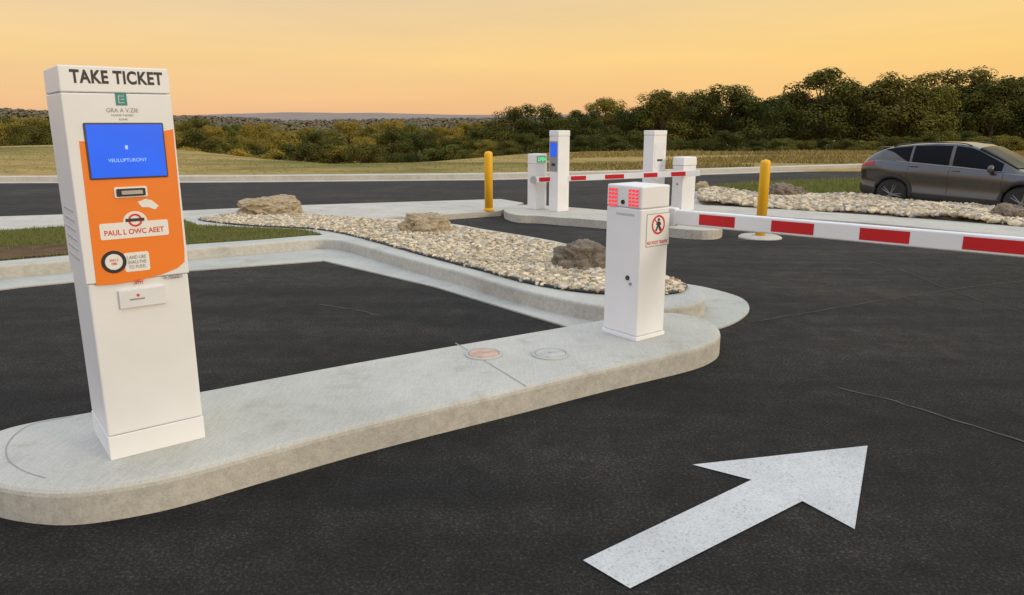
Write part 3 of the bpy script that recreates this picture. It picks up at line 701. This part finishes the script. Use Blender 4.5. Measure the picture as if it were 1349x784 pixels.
boulder(728,812,316,358,M['rock_grey'],'dark grey brown boulder beside the near barrier cabinet',.15,14)
boulder(1014,1068,240,262,M['rock_grey'],'dark boulder behind the right yellow bollard',.15,21)
boulder(1311,1365,266,292,M['rock_grey'],'brown boulder in front of the car front wheel',.15,30)
boulder(914,938,238,252,M['rock_tan'],'small boulder just right of the far control cabinet',.15,37)
# ------------------------------------------------------------ car
def build_car():
    root=empty('parked_car',(0,0,0),0,'dark grey crossover car standing beyond the right gravel bed','car')
    tW=[(-2.37,.66),(-2.32,.76),(-2.15,.87),(-1.8,.93),(-1.4,.95),(0,.93),(1.4,.945),(1.9,.90),(2.15,.81),(2.3,.68),(2.37,.55)]
    tB=[(-2.37,.48),(-2.25,.36),(-1.9,.28),(0,.25),(1.9,.23),(2.2,.27),(2.37,.38)]
    tS=[(-2.37,1.04),(-2.2,1.13),(-1.8,1.18),(-1.2,1.13),(-.4,1.07),(.4,1.03),(1,1.01),(1.6,.98),(2.0,.91),(2.2,.82),(2.37,.66)]
    tT=[(-2.37,1.08),(-2.30,1.19),(-2.18,1.28),(-2.02,1.38),(-1.85,1.46),(-1.5,1.55),(-1.1,1.605),(-.6,1.64),(-.1,1.64),(.2,1.60),(.42,1.52),(.8,1.33),(1.15,1.13),(1.25,1.09),(1.7,1.05),(2.0,.97),(2.2,.87),(2.37,.70)]
    def sect(x):
        W=interp(x,tW);B=interp(x,tB);S=interp(x,tS);Tt=interp(x,tT);h=Tt-S
        hb=.055*math.exp(-((x+1.4)/.45)**2)+.035*math.exp(-((x-1.4)/.45)**2)
        return [(0,B),(.80*W,B),(.94*W,B+.05),(.975*W,B+.22*(S-B)),(.930*W,B+.45*(S-B)),(.965*W+hb,B+.66*(S-B)),(.992*W+hb,B+.80*(S-B)),(.95*W,S-.02),(.90*W,S+.06*h),(.87*W,S+.3*h),(.815*W,S+.6*h),(.755*W,S+.84*h),(.66*W,S+.95*h),(.36*W,Tt-.004),(0,Tt+.008)]
    def S(x,t,off=0):
        s=sect(x); i=min(int(t),13); f=t-i; g=lambda k:s[min(max(k,0),14)]
        p=[g(i-1),g(i),g(i+1),g(i+2)]
        def cr(f): return [.5*(2*p[1][c]+(-p[0][c]+p[2][c])*f+(2*p[0][c]-5*p[1][c]+4*p[2][c]-p[3][c])*f*f+(-p[0][c]+3*p[1][c]-3*p[2][c]+p[3][c])*f**3) for c in (0,1)]
        q=cr(f)
        if off:
            q2=cr(min(f+.05,1)); q1=cr(max(f-.05,0)); dx=q2[0]-q1[0]; dz=q2[1]-q1[1]; l=math.hypot(dx,dz)+1e-9
            q=[q[0]+off*dz/l,q[1]-off*dx/l]
        return (x,q[0],q[1])
    XS=[-2.37+4.74*i/150 for i in range(151)]; TS=[14*j/56 for j in range(57)]
    vs=[];fs=[]
    for x in XS:
        row=[]
        for t in TS: p=S(x,t); row.append((p[0],-p[1],p[2]))
        for t in TS[-2:0:-1]: p=S(x,t); row.append(p)
        vs+=row
    n=len(row); WB=1.42; WR=.385; AR=.455; WZ=.385
    def cut(c): return any(math.hypot(c[0]-wx,c[2]-WZ)<AR for wx in (-WB,WB)) and abs(c[1])>.55
    for i in range(len(XS)-1):
        for j in range(n):
            k=(j+1)%n; f=(i*n+j,i*n+k,(i+1)*n+k,(i+1)*n+j)
            c=[sum(vs[q][m] for q in f)/4 for m in range(3)]
            if not cut(c): fs.append(f)
    fs.append(tuple(range(n))); fs.append(tuple((len(XS)-1)*n+j for j in range(n)))
    mb=MB(); mb.add(vs,fs); mb.build('body',M['carpaint'],root,True)
    def patch(name,x0,x1,t0,t1,mat,parent=root,off=.006,side=-1,nx=14,ntt=10,tf=None,both=False):
        vs=[];fs=[]
        for i in range(nx+1):
            x=x0+(x1-x0)*i/nx
            a,b=(t0,t1) if tf is None else tf(x)
            if both:
                L_=[(a+(14-a)*j/ntt,-1) for j in range(ntt+1)]+[(a+(14-a)*j/ntt,1) for j in range(ntt-1,-1,-1)]
            else: L_=[(a+(b-a)*j/ntt,side) for j in range(ntt+1)]
            for t,sd_ in L_:
                p=S(x,t,off); vs.append((p[0],sd_*p[1],p[2]+(.012 if both else 0)))
        m=len(L_)
        for i in range(nx):
            for j in range(m-1): fs.append((i*m+j,i*m+j+1,(i+1)*m+j+1,(i+1)*m+j))
        return MB().add(vs,fs).build(name,mat,parent,True)
    for sd_ in (-1,1):
        patch('side_window',-.12,.92,8.3,11.3,M['glass'],side=sd_,tf=lambda x:(8.3,11.2-.9*max(0,x-.3)))
        patch('side_window',-1.04,-.20,8.3,11.2,M['glass'],side=sd_)
        patch('quarter_window',-1.74,-1.10,8.3,11.1,M['glass'],side=sd_,tf=lambda x:(8.3+2.6*max(0,(-1.15-x)/.59),11.1))
        for x in (.98,-.16,-1.08): patch('door_seam',x-.006,x+.006,2.2,8.1,M['black'],side=sd_,nx=1,off=.003)
        patch('sill_cladding',-.92,.92,1.4,3.1,M['cladding'],side=sd_,off=.010)
        patch('rear_cladding',-2.34,-1.90,1.3,3.3,M['cladding'],side=sd_,off=.010)
        patch('tail_light',-2.365,-1.95,6.5,7.3,M['taillight'],side=sd_,off=.008)
        patch('headlight',1.95,2.33,5.9,7.0,M['headlight'],side=sd_,off=.008)
        patch('window_trim',-1.4,.96,8.02,8.22,M['trim'],side=sd_,off=.008)
        for x in (-.02,-.96):
            p=S(x+.0,6.9,.02); MB().box(p[0]-.09,p[0]+.09,sd_*p[1]-.012,sd_*p[1]+.012,p[2]-.012,p[2]+.012).build('door_handle',M['trim'],root,bevel=.006)
        p=S(.76,8.0); mr=MB().lathe([(.02,-.07),(.06,-.06),(.085,-.02),(.085,.03),(.06,.06),(.02,.065)],16,'x',(p[0]-.02,sd_*(p[1]+.12),p[2]+.06)).build('mirror',M['carpaint'],root,True)
        MB().tube([(p[0],sd_*(p[1]-.02),p[2]+.01),(p[0]-.01,sd_*(p[1]+.09),p[2]+.03)],.02).build('mirror_stalk',M['black'],mr)
        rl=[S(x,11.9,.03 if -1.5<x<.1 else .005) for x in (-1.6,-1.45,-1.1,-.8,-.4,-.1,.05,.18)]
        MB().tube([(a,sd_*b,c) for a,b,c in rl],.013).build('roof_rail',M['alloy'],root,True)
        for wx in (-WB,WB):
            pts=[]
            for i in range(29):
                a=R(-24+228*i/28); x=wx+AR*math.cos(a); z=WZ+AR*math.sin(a)
                best=min((abs(S(x,t)[2]-z),S(x,t)[1]) for t in [1+.1*q for q in range(62)])
                pts.append((x,sd_*(best[1]-.004),max(z,.22)))
            MB().tube(pts,.05,8).build('wheel_arch',M['cladding'],root,True)
            ln_=MB(); vv=[];ff=[]
            for i in range(25):
                a=R(-15+210*i/24)
                for yy_ in (.5,.89): vv.append((wx+(AR+.005)*math.cos(a),sd_*yy_,WZ+(AR+.005)*math.sin(a)))
            for i in range(24): ff.append((2*i,2*i+1,2*i+3,2*i+2))
            vv2=[(wx+(AR+.005)*math.cos(R(-15+210*i/24)),sd_*.5,WZ+(AR+.005)*math.sin(R(-15+210*i/24))) for i in range(25)]
            ln_.add(vv,ff); ln_.add(vv2,[tuple(range(25))]); ln_.build('wheel_well',M['black'],root)
            wh=MB().lathe([(.25,-.115),(.32,-.12),(.37,-.10),(WR,-.06),(WR,.06),(.37,.10),(.32,.12),(.25,.115)],40,'y').build('wheel',M['rubber'],root,True); wh.location=(wx,sd_*.815,WZ)
            rim=MB().lathe([(.27,-.02),(.275,.112),(.262,.118),(.248,.08),(.24,.0)],40,'y') ; 
            if sd_<0: rim.v=[(a,-b,c) for a,b,c in rim.v]
            rim.build('rim',M['alloy'],wh,True)
            sp=MB()
            for q in range(10):
                a=2*math.pi*(q//2)/5+(.13 if q%2 else -.13); y_=sd_*.10
                sp.tube([(.05*math.cos(a),y_,.05*math.sin(a)),(.26*math.cos(a),y_*1.05,.26*math.sin(a))],[.022,.014],6)
            sp.lathe([(.01,.09),(.055,.10),(.05,.118),(.01,.12)],16,'y') if sd_>0 else sp.lathe([(.01,-.09),(.055,-.10),(.05,-.118),(.01,-.12)],16,'y')
            sp.build('spokes',M['trim'],wh)
            MB().lathe([(.23,sd_*.02),(.23,sd_*.03)],24,'y').build('brake_disc',M['dark'],wh)
    patch('windshield',.36,1.20,11.7,14,M['glass'],both=True,tf=lambda x:(11.35,14))
    patch('rear_window',-2.22,-1.90,12,14,M['glass'],both=True,tf=lambda x:(11.9,14))
    MB().box(-2.00,-1.72,-.58,.58,1.478,1.502).build('roof_spoiler',M['carpaint'],root,bevel=.008)
    MB().box(2.372,2.385,-.42,.42,.42,.62).build('grille',M['black'],root,bevel=.01)
    MB().box(-2.40,-2.372,-.26,.26,.76,.88).build('number_plate',M['decalwhite'],root,bevel=.004)
    return root
car=build_car()
hdg=R(-52); mid=Vector((9.42,15.95,-.42))
side=Vector((math.sin(hdg),-math.cos(hdg),0))
car.location=mid-side*.9; car.rotation_euler=(0,0,hdg); car.scale=(.92,.92,.94)
# ------------------------------------------------------------ trees
def make_crown(seed,H,wr,kind):
    rnd=random.Random(seed); cl=[]
    n=rnd.randint(32,42)
    for i in range(n):
        t=rnd.random()**.75; z=H*(.18+.71*t)
        prof=math.sin(math.pi*min(1,(.20+.68*t)))**.5 if kind==0 else (1-t)**.7+.1
        rr=wr*prof*rnd.uniform(.35,.95); a=rnd.uniform(0,6.28)
        cl.append((rr*math.cos(a),rr*math.sin(a),z,rnd.uniform(.14,.23)*H*.75*(1-.25*t)))
    V=[];Fc=[]
    for (cx,cy,cz,cr) in cl:
        for _ in range(260):
            d=Vector((rnd.gauss(0,1),rnd.gauss(0,1),rnd.gauss(0,1)+.25)).normalized(); q=rnd.random()**.25*cr
            p=Vector((cx,cy,cz))+Vector((d.x,d.y,d.z*.8))*q
            nrm=(d+Vector((rnd.gauss(0,.25),rnd.gauss(0,.25),rnd.gauss(0,.25)+.2))).normalized()
            u=nrm.orthogonal().normalized(); v=nrm.cross(u); s=rnd.uniform(.06,.135)*H/10
            k=len(V); V+=[tuple(p+u*s),tuple(p+v*s*.8),tuple(p-u*s),tuple(p-v*s*.8)]; Fc.append((k,k+1,k+2,k+3))
    me=bpy.data.meshes.new('crown'); me.from_pydata(V,[],Fc); me.update()
    tb=MB(); tb.tube([(0,0,-.5),(.03,.02,H*.2),(-.05,.04,H*.45),(.02,-.03,H*.8)],[.026*H,.018*H,.012*H,.003*H],8)
    for (cx,cy,cz,cr) in cl[:14]: tb.tube([(0,0,max(.15*H,cz*.55)),(cx*.5,cy*.5,cz*.8),(cx*.95,cy*.95,cz)],[.008*H,.005*H,.002*H],5)
    t=bpy.data.meshes.new('trunk'); t.from_pydata(tb.v,[],tb.f); t.materials.append(M['bark'])
    return me,t
variants=[make_crown(s,10,[2.7,3.1,2.4,2.9,2.0,3.3][s],1 if s==4 else 0) for s in range(6)]
crowns={}
for i,(c,t) in enumerate(variants):
    a=c; b=c.copy(); a.materials.append(M['leafdark']); b.materials.append(M['leafgold_lit']); crowns[i]=(a,b)
def tree(px,d,top,base,gold,var,lab,grp,wide=1.0):
    x=(px-674.5)/1002*d
    ztop=CAMH+(160-top)/1002*d; H=max(3.0,ztop-base); s=H/10
    r=empty('broadleaf_tree',(x,d,base),random.uniform(0,6.28),lab,'tree',grp); r.scale=(s*wide,s*wide,s)
    for me,nm in ((crowns[var][gold],'crown'),(variants[var][1],'trunk')):
        o=bpy.data.objects.new(nm,me); COL.objects.link(o); o.parent=r
rnd=random.Random(3)
RT=[(672,142,.85,0),(706,138,.9,0),(741,153,.9,1),(770,146,.9,0),(797,130,.95,1),(832,142,.9,0),(872,120,1.0,0),(912,121,.9,0),(955,113,1.0,0),(1003,128,1.0,0),(1040,124,.9,1),(1084,92,1.1,0),(1134,108,1.0,0),(1190,96,1.1,0),(1222,112,.8,1),(1258,90,1.05,0),(1306,103,1.05,0),(1352,99,1.1,0),(1410,104,1.1,0),(1465,100,1.1,0)]
for (px,top,wd,g) in RT:
    tree(px,rnd.uniform(78,88),top-5,-3.1,g,rnd.choice([0,1,2,3,5]),'tall green tree in the front row of the right treeline','front trees of the right treeline',wd*(1.25 if top<125 else 1.35))
topR=[(640,166),(655,160),(690,152),(740,158),(790,142),(830,148),(870,132),(950,126),(1000,134),(1045,130),(1085,114),(1180,112),(1260,110),(1349,114),(1500,114)]
px=655
while px<1480:
    tree(px,rnd.uniform(96,108),interp(px,topR)+rnd.uniform(-4,8),-3.3,0,rnd.choice([0,1,2,3,5]),'tree partly hidden behind the front row of the right treeline','rear trees of the right treeline',1.4); px+=rnd.uniform(24,36)
px=640
while px<1480:
    tree(px,rnd.uniform(68,76),rnd.uniform(168,190),-3.0,1 if rnd.random()<.4 else 0,rnd.choice([0,1,3]),'low bushy tree at the foot of the right treeline','low trees at the foot of the right treeline',1.6); px+=rnd.uniform(24,38)
topL=[(-160,142),(0,145),(70,153),(230,153),(330,160),(420,163),(500,156),(600,160),(660,157)]
px=-150
while px<655:
    tree(px,rnd.uniform(145,165),interp(px,topL)+rnd.uniform(-4,7),-6.5,1,rnd.choice([0,1,3,5]),'gold tinted tree in the rear row of the left valley wood','rear trees of the left valley wood',1.3); px+=rnd.uniform(18,30)
px=-150
while px<655:
    tree(px,rnd.uniform(96,114),(interp(px,topL)+rnd.uniform(4,24)),-6.5,1 if rnd.random()<.62 else 0,rnd.choice([0,1,2,3,5]),'tree in the front row of the left valley wood','front trees of the left valley wood',1.25); px+=rnd.uniform(26,44)
px=-150
while px<640:
    tree(px,rnd.uniform(82,93),rnd.uniform(184,202),-6.2,1 if rnd.random()<.5 else 0,rnd.choice([0,1,3]),'low bushy tree at the near edge of the left valley wood','low trees at the edge of the left valley wood',1.5); px+=rnd.uniform(24,40)
# far forest mass: leaf clumps in round crowns
n=5200; K=46
aa=np.radians(np.random.uniform(-46,34,n)); rr=185+np.random.uniform(0,1,n)**.8*640
X_=rr*np.sin(aa); Y_=rr*np.cos(aa); Z_=np.array([T(x,y) for x,y in zip(X_,Y_)])
Rr=np.random.uniform(2.0,3.6,n)*(1+np.clip((rr-300)/900,0,1)*.6)
d_=np.random.normal(size=(n,K,3)); d_/=np.linalg.norm(d_,axis=2)[:,:,None]; d_[:,:,2]=np.abs(d_[:,:,2])*1.0-.15
Cn=np.stack([X_,Y_,Z_+Rr*.4],-1)[:,None,:]+d_*Rr[:,None,None]*np.random.uniform(.88,1.0,(n,K,1))
nr=d_+np.random.normal(size=(n,K,3))*.1; nr[:,:,2]+=.5; nr/=np.linalg.norm(nr,axis=2)[:,:,None]
u_=np.cross(nr,np.array([0.1,.2,1.0])); u_/=np.linalg.norm(u_,axis=2)[:,:,None]; v_=np.cross(nr,u_)
s_=np.random.uniform(.45,.85,(n,K,1))*(Rr[:,None,None]/3)
V=np.stack([Cn+u_*s_,Cn+v_*s_,Cn-u_*s_,Cn-v_*s_],2).reshape(-1,3)
Fc=np.arange(n*K*4).reshape(-1,4)
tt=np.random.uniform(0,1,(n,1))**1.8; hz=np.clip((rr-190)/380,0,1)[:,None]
ct=(np.array([[.11,.11,.032]])*(1-tt)+np.array([[.25,.18,.045]])*tt)*(1-hz*.85)+np.array([[.22,.175,.14]])*hz*.85  # farther crowns blend to a haze tone painted into their tint
ct=np.concatenate([ct,np.ones((n,1))],1); Tn=np.repeat(ct,K*4,0)
me=np_mesh('forest',V,Fc,Tn); o=mkobj('forest',me,M['forest']); tag(o,'autumn and haze tinted forest covering the distant hills','forest',kind='stuff')
